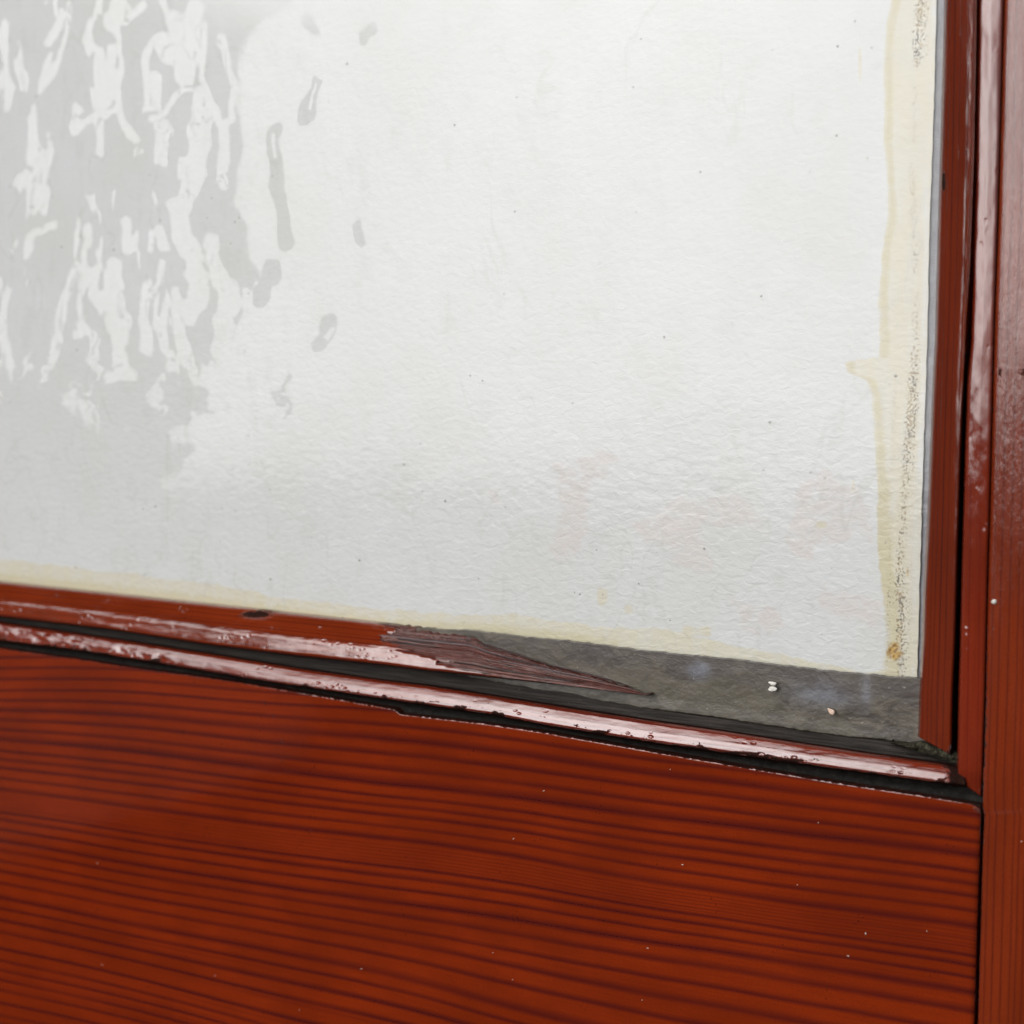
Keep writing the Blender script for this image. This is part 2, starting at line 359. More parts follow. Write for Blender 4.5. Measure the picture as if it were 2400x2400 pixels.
def strips(par, knots, sub, vertical=False):
    """knots: list of (edge curve a, edge curve b, t, depth, dirt); interpolated to a smooth profile along `par`"""
    t = np.array([k[0] for k in knots]); d = np.array([k[1] for k in knots]); q = np.array([k[2] for k in knots])
    tt = np.concatenate([np.linspace(t[i], t[i+1], sub, endpoint=False) for i in range(len(t)-1)] + [t[-1:]])
    # smooth the depth profile a little so that edges are rounded
    fine = np.linspace(t[0], t[-1], 400); dd = np.interp(fine, t, d); k = np.hanning(23); k /= k.sum()
    dd = np.convolve(np.pad(dd, 11, 'edge'), k, 'valid')
    return tt, np.interp(tt, fine, dd), np.interp(tt, t, q)

def moulding(name, a, b, par, knots, mat, vertical=False, sub=6, wob=.00012, seed=1, extra=None, skirt=.034, cut=None):
    tt, dd, qq = strips(par, knots, sub)
    A, B = a(par), b(par)
    lat = A[None, :] + tt[:, None]*(B-A)[None, :]
    pr = np.broadcast_to(par[None, :], lat.shape).copy()
    if cut is not None: pr = cut(pr, lat, tt)
    Y = np.broadcast_to(dd[:, None], lat.shape) + wob*(fbm(pr/90, lat/25, seed)-.5)*2
    dirt = np.broadcast_to(qq[:, None], lat.shape).copy()
    at = {'dirt': dirt, 'broken': np.zeros(lat.shape)}
    if extra is not None: lat, Y = extra(pr, lat, Y, tt, at)
    P = unp(lat, pr, Y) if vertical else unp(pr, lat, Y)
    arc = np.cumsum(np.concatenate([np.zeros((1, lat.shape[1])), np.linalg.norm(np.diff(P, axis=0), axis=-1)]), 0)
    arc = arc.mean(1)[:, None] + 0*arc
    al = P[..., 2] if vertical else P[..., 0]
    # across coordinate in true position, so that grain runs out at the edges the way sawn wood does
    ac = (P[..., 0] + (P[..., 1])*.7) if vertical else (-P[..., 2] + P[..., 1]*.7 + .0)
    ac = arc + (.012 if vertical else .006)*al
    return grid(name, P, mat, win, np.stack([al, ac], -1), at, skirt=skirt)

def rbands(n, lo, hi, seed, w=(.00022, .0005)):
    r = random.Random(seed); out = []; x = lo
    step = (hi-lo)/n
    for i in range(n):
        out.append((x, r.uniform(*w), r.uniform(.45, 1))); x += step*r.uniform(.6, 1.45)
    return out

# rail moulding
m1 = wood('varnished_moulding_pine', rbands(11, -.003, .012, 4), light=(.17, .020, .006), warp=.6, bumpy=.9, coat_rough=.10, dents=.8)
par = np.linspace(-500, 2262, 700)
def endcap(pr, lat, Y, tt, at):
    e = sstep(2215, 2262, pr); at['dirt'] += e*.8*sstep(.0, .5, 1-tt[:, None]) + .35*sstep(2180, 2250, pr)
    nz = fbm(pr/40, lat/12, 31); at['dirt'] += .5*sstep(.55, .75, nz)*sstep(.55, .95, tt[:, None])
    left = 1 - sstep(100, 600, pr); at['dirt'] += .45*left*sstep(.5, .9, tt[:, None])*nz
    at['dirt'] = at['dirt'] + .10 + .24*fbm(pr/30, lat/12, 35); lump = left*(fbm(pr/22, lat/14, 37)-.5)*.0009
    return lat, Y + e*.0015 + lump
moulding('rail_moulding', mould_top, mould_bot, par, [(0, .0050, .9), (.03, .0012, .2), (.14, -.0001, 0), (.5, -.0011, 0), (.86, -.0017, .05), (.95, -.0010, .5), (1.0, .0008, .8)], m1, extra=endcap, seed=3)
# grimy channel between rail and moulding
gm = rough_mat('packed_grime', (.004, .0035, .003), (.014, .0125, .010), 500, 700)
tt = np.linspace(0, 1, 8)[:, None]; par = np.linspace(-500, 2305, 600)[None, :]
A = mould_bot(par)-10; B = rail_top(par)+8; lat = A+(B-A)*tt
Y = .0019 - .0006*np.cos(tt*6.283) + .0006*fbm(par/14+0*tt, lat/10, 8) + .0*lat
grid('grime_channel', unp(par+0*tt, lat, Y), gm, win, skirt=.03)

# glazing bead below the glass, split and splintered at its end
m2 = wood('varnished_bead_pine', rbands(12, -.003, .017, 9), light=(.17, .022, .005), warp=.7, bumpy=.9, coat_rough=.09, dents=.35)
brk = curve([(905,1462),(912,1476),(918,1497),(940,1514),(990,1530),(1030,1543),(1050,1557),(1110,1571),(1150,1586),(1178,1593),(1300,1640),(1600,1700)])
KEEP = {}
def splinter(pr, lat, Y, tt, at):
    t = tt[:, None]
    fray = 90*(vnoise(t*17 + 0*pr, pr*0+.3, 51)-.5)*sstep(840, 960, pr+30) + 30*(vnoise(t*41+0*pr, pr/60, 57)-.5)
    b = np.where(pr + fray < 903, 0, sstep(-1, 4, brk(pr+fray) - lat + 2)*sstep(903, 911, pr + fray))
    b = np.where(pr > 1190, 1, b)
    fib = .6*vnoise(pr/260, t*15+0*pr, 52) + .4*vnoise(pr/130, t*34+0*pr, 53)
    deep = sstep(905, 990, pr)*.0007 + sstep(1000, 1500, pr)*.0012
    Yb = np.minimum(Y + .0004 + deep, .0068) + (fib-.5)*.0022*np.minimum(1, (1530-pr)/200).clip(.25, 1)
    Y = Y*(1-b) + Yb*b
    KEEP['bead'] = (pr, t, Y)
    at['broken'] = b*(.62 + .38*fib).clip(0, 1)
    # dark knot hole at the glass
    k = np.exp(-((pr-600)/38)**2 - ((lat-1440)/8)**2); at['dirt'] = at['dirt'] + k*1.2; Y = Y + k*.0008
    # frayed outline
    lat = lat + (t < .25)*sstep(905, 960, pr)*6*(vnoise(pr/9, lat*0, 55)-.5)
    return lat, Y
par = np.linspace(-500, 1514, 900)
moulding('glazing_bead', bead_top, bead_bot, par, [(0, .0068, .25), (.03, .0060, 0), (.52, .0015, 0), (.60, .0010, 0), (.92, .0000, 0), (.97, .0003, .2), (1, .0030, .8)], m2, extra=splinter, seed=6, sub=9, wob=.0002)['label'] = 'lower glazing bead broken off to a dark splintered point'
bead_obj = C.objects['glazing_bead']
def wood_plain(name, c1, c2, cw):
    g = NG(name); uv = g.uv(); n_ = g.noise(g.sc(uv, 150, 4000), 1.0, 4, .7)
    b_ = g.n('Bump', {'Height': g.m_('MULTIPLY', n_, .0003), 'Strength': 1.0, 'Distance': 1.0})
    return g.done(g.n('BsdfPrincipled', {'Base Color': g.mix(g.rng(n_, .35, .65), c1, c2), 'Roughness': .5, 'Coat Weight': cw, 'Coat Roughness': .15, 'Normal': b_, 'Coat Normal': b_}))
spm = [wood_plain('dark_splinter_wood', (.012, .004, .003), (.045, .015, .012), .25), wood_plain('red_splinter_wood', (.06, .018, .012), (.17, .055, .04), .9), wood_plain('grey_splinter_wood', (.05, .028, .026), (.16, .095, .095), .6)]
r = random.Random(41)
for i in range(34):
    x0 = r.uniform(900, 1330); t0 = r.uniform(.08, .96)
    if i < 9: x0 = r.uniform(885, 930) + 60*max(0, t0-.45)*2.2
    if t0 > .55: x0 = max(x0, 1010 + (t0-.55)*330)
    L_ = r.uniform(90, 330); x1 = min(x0 + L_, 1515); wd = r.uniform(1.6, 4.2); hh = r.uniform(.0002, .0007)
    K_ = 16; xs = np.linspace(x0, x1, K_); pr_, t_, Yk = KEEP['bead']
    drift = r.uniform(-.06, .05); ts = np.clip(t0 + drift*np.linspace(0, 1, K_) + .01*(vnoise(xs/18, xs*0, 300+i)-.5), .02, .98)
    yc = bead_top(xs) + ts*(bead_bot(xs)-bead_top(xs))
    dep = np.array([Yk[int(np.argmin(np.abs(t_[:, 0]-tq))), int(np.argmin(np.abs(pr_[0]-xq)))] for tq, xq in zip(ts, xs)])
    dep = np.convolve(np.pad(dep, 2, 'edge'), np.ones(5)/5, 'valid')
    prof = np.sin(np.pi*np.linspace(.03, .97, K_)**.7)**.6; lift = r.choice([0, 0, .0004])*np.linspace(0, 1, K_)**2
    rows = []
    for a_, h_ in ((-1, -.0002), (-.75, .5), (-.1, 1), (.6, .8), (1, -.0002)):
        rows.append(unp(xs, yc + a_*wd*prof, dep - lift - np.where(h_ > 0, h_*hh*prof, -.0003)))
    P = np.stack(rows); grid('splinter', P, spm[r.choice([0, 0, 1, 1, 2])], bead_obj, skirt=None)
# rebate under the bead
lm = rough_mat('bare_rebate_wood', (.010, .008, .007), (.036, .029, .025), 70, 1800, .6, .00025)
par = np.linspace(-500, 2262, 600)[None, :]; tt = np.linspace(0, 1, 14)[:, None]
A = np.minimum(np.maximum(bead_top(par)+22, putty_bot(par)-34 + 26*sstep(1300, 1600, par)), putty_bot(par)-6); B = mould_top(par)+6
lat = A+(B-A)*tt; Y = .0072 - .0026*tt**1.2 + .0003*fbm(par/30+0*tt, lat/9, 12)
Y = Y + (np.maximum(Y, .0058)-Y)*sstep(1600, 1300, par)
grid('rebate_ledge', unp(par+0*tt, lat, Y), lm, win, skirt=.03)

# upright bead and moulding on the stile side
m3 = wood('varnished_upright_bead_pine', rbands(14, -.004, .018, 19), light=(.125, .0145, .003), dark=(.040, .0045, .004), warp=.5, bumpy=1.2, coat_rough=.12)
par = np.concatenate([np.linspace(-600, 1700, 500), np.linspace(1703, 1768, 24)])
def vend(pr, lat, Y, tt, at):
    at['dirt'] += .8*sstep(1728, 1768, pr)*fbm(pr/12, lat/9, 61) + .35*sstep(.8, 1, tt[:, None])
    k = np.exp(-((pr-425)/28)**2 - ((lat-2212)/5)**2); at['dirt'] += 1.1*k
    op = sstep(650, 1000, pr); end = sstep(.9, 1, tt[:, None])
    Y = Y - end*(1-op)*.0034; at['dirt'] *= 1 - end*(1-op)
    return lat, Y
def slant(pr, lat, tt):
    m = pr > 1700
    return np.where(m, 1700 + (pr-1700)*(26+44*tt[:, None])/68, pr)
moulding('glazing_bead', vb_l, vb_r, par, [(0, .0066, .3), (.06, .0044, 0), (.35, .0030, 0), (.74, .0016, 0), (.92, .0012, 0), (.98, .0017, 0), (1, .0036, .6)], m3, vertical=True, extra=vend, seed=16, sub=6, cut=slant)['label'] = 'upright glazing bead along the right of the glass'
m4 = wood('varnished_stile_moulding_pine', rbands(9, -.003, .012, 23), light=(.16, .018, .006), dark=(.09, .008, .006), warp=.5, bumpy=.55, fibre=3, coat_rough=.085, dents=.25)
par = np.concatenate([np.linspace(-600, 1780, 480), np.linspace(1785, 1868, 24)])
def mend(pr, lat, Y, tt, at):
    at['dirt'] += .9*sstep(1815, 1868, pr)*fbm(pr/14, lat/9, 63)
    e = sstep(1800, 1868, pr); return lat, Y + e*.0016
def slant2(pr, lat, tt):
    return np.where(pr > 1780, 1780 + (pr-1780)*(.5+.5*tt[:, None]), pr)
moulding('stile_moulding', vm_l, vm_r, par, [(0, .0050, .7), (.03, .0012, .15), (.10, .0002, 0), (.5, -.0001, 0), (.90, 0, 0), (.97, .0004, .1), (1, .0016, .3)], m4, vertical=True, extra=mend, seed=26, sub=6, cut=slant2)
# stile
m5 = wood('varnished_stile_pine', rbands(50, -.002, .062, 33, (.00020, .00042)), light=(.165, .021, .005), dark=(.046, .006, .005), warp=.45, bumpy=1.7, fibre=3.2, coat_rough=.12)
py = np.linspace(-600, 3100, 420)[None, :]; tt = np.linspace(0, 1, 90)[:, None]**1.3
sl_ = np.where(py < 1880, vm_r(py)+1, rail_r(py)+9 - 2*sstep(2200, 1900, py))
sl_ = np.where((py > 1800) & (py < 1900), 2303.5, sl_)
latx = sl_ + (2900-sl_)*tt; dl = latx - sl_
Y = .0010*np.exp(-dl/5) + .0001*(fbm(py/200+0*tt, latx/40, 41)-.5)
dirt = .5*np.exp(-dl/4) + 0*Y + .62*np.exp(-((py-878+10*vnoise(latx/14, 0*latx, 44))/20)**2)*sstep(2325, 2345, latx)*fbm(py/60+0*tt, latx/3, 43)*1.25 + .55*np.exp(-((py-1700)/200)**2)*np.exp(-((dl-5)/6)**2)*.5
P = unp(latx, py+0*tt, Y)
grid('stile', P, m5, win, np.stack([P[..., 2], P[..., 0]-P[..., 0].min(0)[None, :]*1.0 + .08*0], -1), {'dirt': dirt, 'broken': 0*Y}, skirt=.034)

# film behind the glass
px = np.linspace(-560, 2230, 560)[None, :]; tt = np.linspace(0, 1, 420)[:, None]
bot = film_bot(px)
PY = -560 + (bot + 560)*(1-(1-tt)**1.15); PX = px + 0*PY
edge_r = film_r(PY); PX = np.where(PX > 1800, 1800 + (PX-1800)*(edge_r + 3*(fbm(PY/25, PY*0, 71)-.5) - 1800)/(2230-1800), PX)
PYj = PY + sstep(60, 0, bot - PY)*7*(fbm(PX/18, PY*0, 73)-.5)
yl = curve([(-600,2085),(0,2088),(60,2078),(200,2070),(300,2071),(430,2080),(500,2083),(560,2070),(700,2060),(838,2064),(846,1990),(852,1980),(875,1990),(890,2030),(930,2046),(980,2049),(1130,2054),(1330,2060),(1390,2074),(1480,2090),(1540,2086),(1700,2080)])
db = bot - PY; dR = film_r(PY) - PX
yw = curve([(-600,40),(0,60),(250,62),(500,54),(700,46),(950,42),(1040,34),(1200,50),(1400,44),(1560,60),(1700,36),(1850,26),(2000,14),(2200,20)])
wx = PX + 14*(fbm(PX/60, PY/60, 75)-.5); 
yellow = np.maximum(sstep(-6, 6, wx - yl(PY)), sstep(-9, 9, yw(PX) + 16*(fbm(PX/45, PY/45, 76)-.5) - db))
for (cx, cy, rx_, ry_) in ((1412,1398,17,24),(1475,1428,14,14),(2000,1140,5,18),(1925,1230,14,10),(1630,1480,40,14),(2015,150,6,50)):
    yellow = np.maximum(yellow, .75*np.exp(-((PX-cx)/rx_)**4 - ((PY-cy)/ry_)**4))
rightcol = 1 - sstep(48, 62, dR)
yellow = yellow*(1 - .45*(rightcol*sstep(30, 10, dR)))
deep = np.exp(-((wx - yl(PY) - 12)/16)**2)*.7 + .75*sstep(yw(PX), yw(PX)*.2, db)*(1-sstep(1300, 1700, PX))+ .45*np.exp(-((dR-70)/26)**2)*sstep(900, 1300, PY)
mx = dR - (38 + 8*np.sin(PY/170))
den = np.interp(PY, [-600, 0, 130, 180, 420, 800, 950, 1000, 1150, 1300, 1400, 1480, 1570], [.8, .95, .8, .35, .4, .35, .9, .85, .5, .55, .95, .8, .6])
mould = (np.exp(-(mx/13)**2) + .45*np.exp(-((dR-72)/8)**2)*sstep(500, 1000, PY))*den + .35*np.exp(-((dR-20)/10)**2)*den
rust = .95*np.exp(-(((PX-2097)/23)**2 + ((PY-1527)/25)**2)**2)*(.4+.9*fbm(PX/9, PY/9, 79)) + .7*np.exp(-((PX-2160)/7)**2-((PY-107)/9)**2) + .6*np.exp(-((PX-2127)/5)**2-((PY-1340)/22)**2) + .45*np.exp(-((PX-2123)/5)**2-((PY-925)/12)**2) + .5*np.exp(-((PX-2118)/8)**2-((PY-1475)/6)**2)
grey = .7*sstep(10, 0, db)*(1-sstep(900, 1200, PX)) + .3*sstep(7, 0, db)*sstep(1000, 1300, PX)  # lower left strip: shadow beside the bead, painted into the film colour
grey = grey + .55*sstep(-.5, 1, fbm(PX/9, PY/9, 80)*2-1)*np.exp(-((PX-1010)/9)**2-((PY-1200)/38)**2)
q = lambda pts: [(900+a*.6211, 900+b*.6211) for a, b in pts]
pink = np.zeros(PX.shape); wob = lambda k, sd_: k*(fbm(PX/38, PY/26, sd_)-.5)  # pink shapes seen as reflections in the glass, painted into the film colour
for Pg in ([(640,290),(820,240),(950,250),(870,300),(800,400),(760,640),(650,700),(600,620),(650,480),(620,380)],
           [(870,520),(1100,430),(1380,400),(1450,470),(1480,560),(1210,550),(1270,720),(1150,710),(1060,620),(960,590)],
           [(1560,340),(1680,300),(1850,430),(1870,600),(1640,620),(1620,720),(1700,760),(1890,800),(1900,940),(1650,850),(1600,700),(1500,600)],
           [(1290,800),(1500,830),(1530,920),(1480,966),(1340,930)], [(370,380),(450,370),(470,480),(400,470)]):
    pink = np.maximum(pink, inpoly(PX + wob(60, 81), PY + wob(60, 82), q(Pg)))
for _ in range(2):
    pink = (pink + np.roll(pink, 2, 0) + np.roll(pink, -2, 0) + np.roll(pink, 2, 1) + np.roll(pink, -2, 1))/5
relief = .35 + .75*sstep(500, 1200, PY)*(.6+.4*sstep(200, 1200, PX))
P = unp(PX, PYj, FI + .0)
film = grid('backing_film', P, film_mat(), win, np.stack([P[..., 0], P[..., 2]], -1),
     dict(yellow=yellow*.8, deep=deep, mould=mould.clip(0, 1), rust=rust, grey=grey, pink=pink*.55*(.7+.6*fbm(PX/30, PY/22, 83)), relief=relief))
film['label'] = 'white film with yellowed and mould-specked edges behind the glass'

rp = rough_mat('grey_rebate_putty', (.20, .20, .215), (.28, .28, .30), 500, 260, .6, .0004)
py = np.linspace(-600, 1790, 200)[:, None]; tt = np.linspace(0, 1, 8)[None, :]
PX = film_r(py) - 25 + tt*95
grid('rebate_putty', unp(PX, py + 0*PX, FI + .0006), rp, win, skirt=.02)

# glass: wavy old pane, its undulation bends the reflected edge of the neighbouring building
px = np.concatenate([np.linspace(-560, -8, 90), np.arange(-5, 930, 2.2), np.linspace(934, 2250, 220)])[None, :]; py = np.concatenate([np.linspace(-560, -8, 90), np.arange(-5, 1100, 3.0), np.linspace(1105, 1790, 110)])[:, None]
PX = px + 0*py; PY = py + 0*px
k = .4658
bright = [([(15,120),(30,350),(35,560)],26),([(355,10),(350,90),(315,170),(300,280),(250,380),(208,470)],11),([(315,50),(270,150),(235,230)],19),([(208,465),(215,400),(258,270)],12),
 ([(610,20),(590,80),(570,130)],40),([(570,130),(605,220),(612,330),(600,470),(560,560),(480,610)],13),([(720,15),(660,70),(620,120)],14),([(475,235),(515,260),(500,380),(490,520)],26),([(575,250),(562,350),(540,500)],38),
 ([(780,200),(745,260),(735,400),(735,540)],18),([(770,605),(830,570),(880,480),(950,440)],16),([(800,200),(850,290),(880,200),(892,110)],42),([(780,410),(775,540)],28),
 ([(985,30),(965,120),(945,250),(925,380)],52),([(1030,130),(1012,250),(1005,380),(1060,520),(1112,620),(1172,590),(1172,450),(1142,300),(1125,180)],15),([(1130,620),(1125,760),(1118,920)],22),
 ([(1012,470),(1010,620),(985,780),(960,900),(905,1050),(905,1180),(960,1300),(1000,1450),(960,1600)],56),([(590,560),(625,620),(680,700)],20),([(820,640),(820,800)],42),([(165,600),(170,780)],25),([(382,560),(386,640)],28),
 ([(130,1300),(150,1200),(200,1145),(270,1140)],26),([(440,1150),(440,1250),(430,1350),(402,1600),(392,1700)],20),([(390,1340),(330,1500),(290,1700),(260,1900)],24),([(390,1650),(460,1700),(485,1900)],24),
 ([(640,1130),(652,1250)],24),([(800,1150),(832,1240)],28),([(570,1340),(560,1500),(612,1620),(592,1880)],46),([(740,1450),(732,1750)],32),([(830,1330),(792,1450),(792,1650),(860,1850)],15),([(880,1480),(892,1650),(950,1800),(1010,1930)],26),
 ([(1060,1200),(1112,1420)],38),([(1150,1480),(1112,1700),(1100,1930)],56),([(1250,1490),(1282,1700),(1300,1850)],32),([(40,1450),(10,1600),(30,1700),(60,1900)],24),([(600,520),(430,610)],12),([(500,620),(495,760)],18)]
darks = [([(1592,420),(1545,590)],34),([(1380,660),(1375,850),(1430,1050),(1442,1230)],36),([(1535,90),(1582,150)],30),([(1865,150),(1812,215)],26),([(1810,1130),(1822,1220)],24),([(1350,1350),(1330,1480)],60),([(1670,1600),(1600,1750)],30),([(1440,1900),(1400,2100)],20)]
edge = curve([(-700,760),(0,700),(20,665),(75,600),(150,563),(196,554),(326,573),(456,550),(536,587),(596,578),(640,610),(700,590),(760,560),(860,530),(950,480),(1030,430),(1120,400),(1300,380),(1900,300)])
bx = PX + 11*(fbm(PX/34, PY/50, 91)-.5)*2; by = PY + 16*(fbm(PX/50, PY/60, 92)-.5)*2
bx = bx + sstep(780, 930, PY)*150*(fbm(PX/50, PY/42, 141)-.5); sgn = (edge(by) - bx)                                    # >0: left of the edge
Sg = sstep(22, -8, sgn)                                # 1 bright, 0 dark
for pts, wd in bright:
    pts = [(a*k, b*k) for a, b in pts]; d = segd(bx, by, pts); hw = (wd*k*.85 + 3.0)*(.45 + 1.1*fbm(PX/22, PY/34, 97, 2))
    Sg = np.maximum(Sg, sstep(hw+5, hw-3, d))
for pts, wd in darks:
    pts = [(a*k, b*k) for a, b in pts]; d = segd(bx, by, pts); hw = (wd*k*.8 + 3.0)*(.45 + 1.1*fbm(PX/22, PY/34, 98, 2))
    Sg = np.minimum(Sg, 1-sstep(hw+4, hw-4, d))
for pts, wd in (([(1592,430),(1562,545)],9),([(1384,690),(1386,800)],13),([(1670,1640),(1640,1700)],10)):
    pts = [(a*k, b*k) for a, b in pts]; Sg = np.maximum(Sg, sstep(wd*k*.6+6, wd*k*.6-2, segd(bx, by, pts)))
fill = sstep(.640, .680, fbm(bx/26+3, by/95+9, 131, 3))*(PX < 420)*sstep(1150, 950, PY); Sg = np.maximum(Sg, fill)
rim = fbm(bx/22, by/80, 133, 3); Sg = np.minimum(Sg, 1-.98*sstep(.018, .008, np.abs(rim-.5))*sstep(640, 520, PX)*(fbm(PX/60, PY/90, 134) > .52))
# beyond the measured part more waves of the same kind
more = sstep(.60, .66, fbm(PX/34+5, PY/120, 95, 2))*((PX < -5) | (PY < -5)); Sg = np.maximum(Sg, more)
Pg = unp(PX, PY, GL)
inc = np.arctan2(NC[0] - Pg[..., 0], -(NC[1] - Pg[..., 1]))   # azimuth of the mirrored ray, + to the left is negative x
phi = -np.arctan2(-(Pg[..., 0]-NC[0]), (Pg[..., 1]-NC[1]))
PHI_E = math.radians(-39.5)                              # azimuth of the building's corner seen from the pane
# phi < PHI_E -> building; tilt the face about z so that the ray swings past the corner where the photo shows it
mar = math.radians(3.2)
need = np.where(Sg > .5, np.maximum(0, PHI_E + mar - phi), np.minimum(0, PHI_E - mar - phi))
phil = PHI_E + (Sg-.5)*2*mar
inside = np.where((phi > PHI_E), np.where(Sg < .999, phil - phi, 0), np.where(Sg > .001, phil - phi, 0))
full_b = np.maximum(0, PHI_E + mar - phi); full_d = np.minimum(0, PHI_E - mar - phi)
turn = Sg*full_b + (1-Sg)*full_d
tilt = turn/2
dx = np.diff(Pg[..., 0], axis=1); hgt = np.concatenate([np.zeros((py.size, 1)), np.cumsum(tilt[:, 1:]*dx, 1)], 1)
# take the slow drift out, keeping the local slope
def smooth(A, n, ax):
    kk = np.hanning(2*n+3)[1:-1]; kk /= kk.sum()
    return np.apply_along_axis(lambda v: np.convolve(np.pad(v, n, 'edge'), kk, 'valid'), ax, A)
TILT_SIGN = 1.0
Hh = TILT_SIGN*hgt
ham = .10 + .8*sstep(880, 1060, PY)*sstep(900, 400, PX) + .9*sstep(700, 1250, PY)*sstep(300, 900, PX) + .12*sstep(600, 800, PX)
Pw = Pg.copy(); Pw[..., 1] += Hh - Hh[:, -1:]
NRM = tilt
Pw2 = unp(PX, PY, np.minimum(GL + (Hh - Hh[:, -1:]), GL+.0004)); 
gobj = grid('glass_pane', Pg, glass_mat(), win, np.stack([Pg[..., 0], Pg[..., 2]], -1), dict(ham=ham), skirt=GL+.0018)
# surface normals of the undulating face (slopes of a few degrees, heights below a tenth of a millimetre)
me = gobj.data
tz = .026 + .030*(fbm(PX/260, PY/200, 111)-.5)
nn = np.stack([np.sin(tilt), -np.cos(tilt), tz], -1)
def pad2(A):
    A = np.concatenate([A[:1], A, A[-1:]], 0); return np.concatenate([A[:, :1], A, A[:, -1:]], 1)
me.normals_split_custom_set_from_vertices(pad2(nn).reshape(-1, 3).tolist())
gobj['label'] = 'wavy old window glass with rippled reflections at upper left'

# sealant smeared on the glass where the bead has gone
px = np.linspace(850, 2175, 420)[None, :]; tt = np.linspace(0, 1, 70)[:, None]
A = film_bot(px) + 5*(fbm(px/16, px*0, 101)-.5) - 2; A = A + 30*sstep(1010, 850, px)
B = putty_bot(px) + 4*(fbm(px/14, px*0, 103)-.5); B = B - 6*sstep(1300, 1100, px)
B = np.maximum(B, A + 4)
PY = A+(B-A)*tt; PX = px+0*PY
Y = GL - .0004 - .00012*fbm(PX/38, PY/26, 105)*sstep(0, .25, tt) - .00015*sstep(.75, 1, tt)
tone = sstep(1120, 1300, PX)*sstep(.62, .2, tt + .5*(fbm(PX/70, PY/30, 107)-.5))
blue = .9*np.exp(-(((PX-1638)/28)**2 + ((PY-1572)/22)**2)**1.5) + .55*np.exp(-((PX-1905)/60)**2-((PY-1620)/28)**2) + .5*np.exp(-((PX-2030)/12)**2-((PY-1620)/45)**2) + .4*np.exp(-((PX-1950)/60)**2-((PY-1640)/20)**2)
edg = sstep(.86, 1, tt)*.8 + 0*PX + .4*sstep(.1, 0, tt)
P = unp(PX, PY, Y)
grid('sealant', P, putty_mat(), win, attrs=dict(tone=tone, blue=blue, edge=edg), skirt=GL+.0005)
# crumbs and dirt packed into the lower corner
px = np.linspace(2085, 2262, 130)[None, :]; tt = np.linspace(0, 1, 30)[:, None]
A = curve([(2085,1738),(2130,1742),(2160,1738),(2215,1752),(2262,1768)])(px); B = curve([(2085,1741),(2150,1762),(2200,1778),(2262,1800)])(px)
PY = A + (B-A)*tt; PX = px + 0*PY
hump = np.sin(np.pi*tt)**.6*(.0010 + .0022*fbm(PX/9, PY/9, 121))
grid('packed_dirt', unp(PX, PY, .0052 - hump), rough_mat('mossy_dirt', (.018, .016, .010), (.075, .068, .045), 900, 900, .9, .0008), win, skirt=.012)
# closed back of the frame so that no light comes through the joints
bm_ = rough_mat('dark_joint_wood', (.006, .005, .004), (.014, .011, .009))
grid('frame_back', unp(np.linspace(-560, 2950, 8)[None, :]+np.zeros((8, 1)), np.linspace(-700, 3150, 8)[:, None]+np.zeros((1, 8)), .0335), bm_, win, skirt=.036)

# ------------------------------------------------------------------ small loose things
def lump(name, px_, py_, y, rx_, rz_, ry_, mat, seed, rot=0, n=14, sharp=.3, angular=False):
    r = random.Random(seed); c = unp(px_, py_, y); vs = []; fs = []
    rings = 6
    rad = [1 + sharp*(r.random()-.5)*2 for _ in range(n)]
    for j in range(rings+1):
        a = math.pi*j/rings; s_ = math.sin(a)**.5; h = math.cos(a)
        for i in range(n):
            t = 2*math.pi*i/n; q = rad[i]*s_*(1+.08*(r.random()-.5))
            x, z = q*math.cos(t)*rx_, q*math.sin(t)*rz_
            vs.append((x*math.cos(rot)-z*math.sin(rot), -h*ry_*(1+.3*(r.random()-.5)), x*math.sin(rot)+z*math.cos(rot)))
    for j in range(rings):
        for i in range(n): fs.append((j*n+i, j*n+(i+1) % n, (j+1)*n+(i+1) % n, (j+1)*n+i))
    me = bpy.data.meshes.new(name); me.from_pydata(vs, [], fs); me.update()
    for p in me.polygons: p.use_smooth = not angular
    me.materials.append(mat); o = bpy.data.objects.new(name, me); C.objects.link(o); o.location = Vector(c); return o
white = plain('white_paint_flake', (.62, .60, .54), (.74, .72, .68), 2500, .6, .0002)
peach = plain('pink_paint_flake', (.60, .42, .32), (.72, .56, .46), 2500, .6, .0002)
f1 = lump('paint_flake', 1811, 1602, GL-.0017, 9.5*MM, 4.2*MM, .0003, white, 1, -.1, sharp=.22)
props(f1, 'upper of two tiny white paint flakes on the grey sealant strip', 'paint flake', 'white flakes on the sealant')
f2 = lump('paint_flake', 1811, 1615, GL-.0017, 10*MM, 5.2*MM, .0003, white, 5, .02, sharp=.18)
props(f2, 'lower and slightly larger of two tiny white paint flakes on the grey sealant strip', 'paint flake', 'white flakes on the sealant')
f3 = lump('paint_flake', 1948, 1667, GL-.0018, 8.5*MM, 6*MM, .0003, peach, 9, -.3, n=7, sharp=.25, angular=True)
props(f3, 'single pale pink paint flake low on the grey sealant', 'paint flake')
f4 = lump('paint_splash', 2330, 1410, -.0001, 5*MM, 5*MM, .0004, white, 12, 0, sharp=.15)
props(f4, 'round white paint drop on the varnished stile at the right', 'paint drop')
bubm = NG('amber_glue'); bb = bubm.noise(bubm.obj(), 900, 4)
bmat = bubm.done(bubm.n('BsdfPrincipled', {'Base Color': bubm.mix(bubm.rng(bb, .4, .6), (.42, .20, .035), (.62, .47, .28)), 'Roughness': .25}))
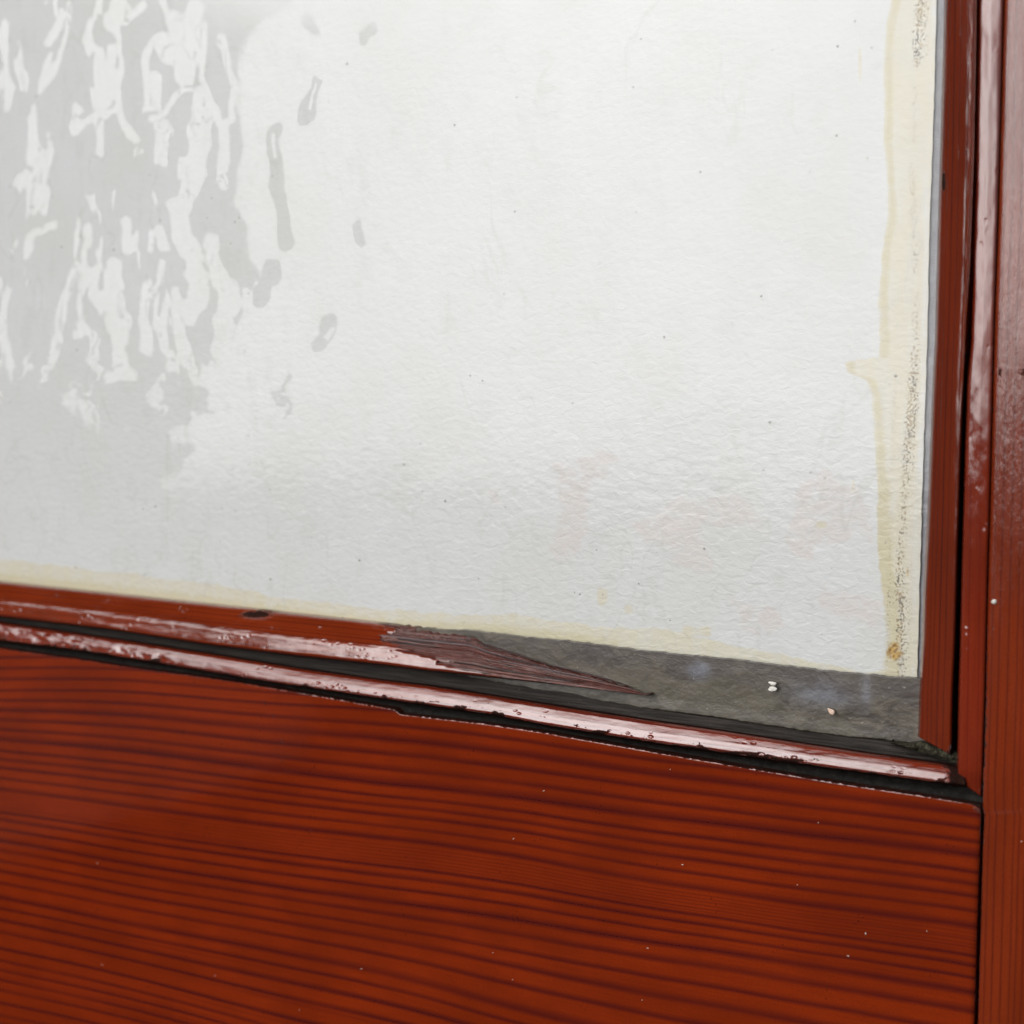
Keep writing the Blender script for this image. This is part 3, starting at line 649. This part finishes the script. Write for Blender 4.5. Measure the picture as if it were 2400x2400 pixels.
# flakes of dust on the varnish
dustm = plain('pale_dust', (.45, .38, .32), (.7, .66, .62), 800)
vs, fs = [], []
r = random.Random(77)
for i in range(26):
    x = r.uniform(0, 2400); y = r.uniform(1700, 2400)
    if y < float(rail_top(x)) + 25 or abs(x-2292) < 14: continue
    c = unp(x, y, -.00012); L_ = r.choice([1, 1, 1.3, 2.2])*0.9*MM; W_ = r.uniform(.5, 1.0)*.75*MM; a = r.uniform(0, 3.14)
    b0 = len(vs)
    for (dx_, dz_) in ((-1, -1), (1, -1), (1, 1), (-1, 1)):
        for yy in (-.00012, .00018):
            vs.append((c[0]+dx_*L_*math.cos(a)-dz_*W_*math.sin(a), c[1]+yy, c[2]+dx_*L_*math.sin(a)+dz_*W_*math.cos(a)))
    fs += [tuple(b0+q_ for q_ in f) for f in ((0,2,4,6),(1,7,5,3),(0,1,3,2),(2,3,5,4),(4,5,7,6),(6,7,1,0))]
me = bpy.data.meshes.new('dust'); me.from_pydata(vs, [], fs); me.materials.append(dustm)
o = bpy.data.objects.new('dust', me); C.objects.link(o); props(o, 'scattered pale dust specks on the varnished wood', 'dust', kind='stuff')

# ------------------------------------------------------------------ what the glass and varnish mirror
def box(name, lo, hi, mat):
    x0, y0, z0 = lo; x1, y1, z1 = hi
    v = [(x0,y0,z0),(x1,y0,z0),(x1,y1,z0),(x0,y1,z0),(x0,y0,z1),(x1,y0,z1),(x1,y1,z1),(x0,y1,z1)]
    f = [(0,3,2,1),(4,5,6,7),(0,1,5,4),(1,2,6,5),(2,3,7,6),(3,0,4,7)]
    me = bpy.data.meshes.new(name); me.from_pydata(v, [], f); me.materials.append(mat)
    o = bpy.data.objects.new(name, me); C.objects.link(o); return o
D_ = 5.0; ex, ey = D_*math.sin(PHI_E), -D_*math.cos(PHI_E)
bld = box('house_wing', (ex-4, ey, -1.3), (ex, -.2, 1.45), plain('grey_render', (.28, .27, .235), (.35, .335, .295), 4, .9, .004))
props(bld, 'pale rendered house wing mirrored at the left of the glass', 'building')
cn = box('added_canopy', (-3, -.75, .95), (3, .03, 1.02), plain('added_canopy_dark', (.03, .022, .016), (.05, .038, .028), 6, .8, .002))  # unseen canopy, added to keep bright sky off the bead's upper band
props(cn, 'unseen dark canopy added to darken the reflection in the lower bead', 'canopy')
gr = box('ground', (-60, -60, -1.4), (60, 12, -1.3), plain('dark_paving', (.022, .018, .012), (.036, .030, .021), 3, .9, .01))
props(gr, kind='structure')
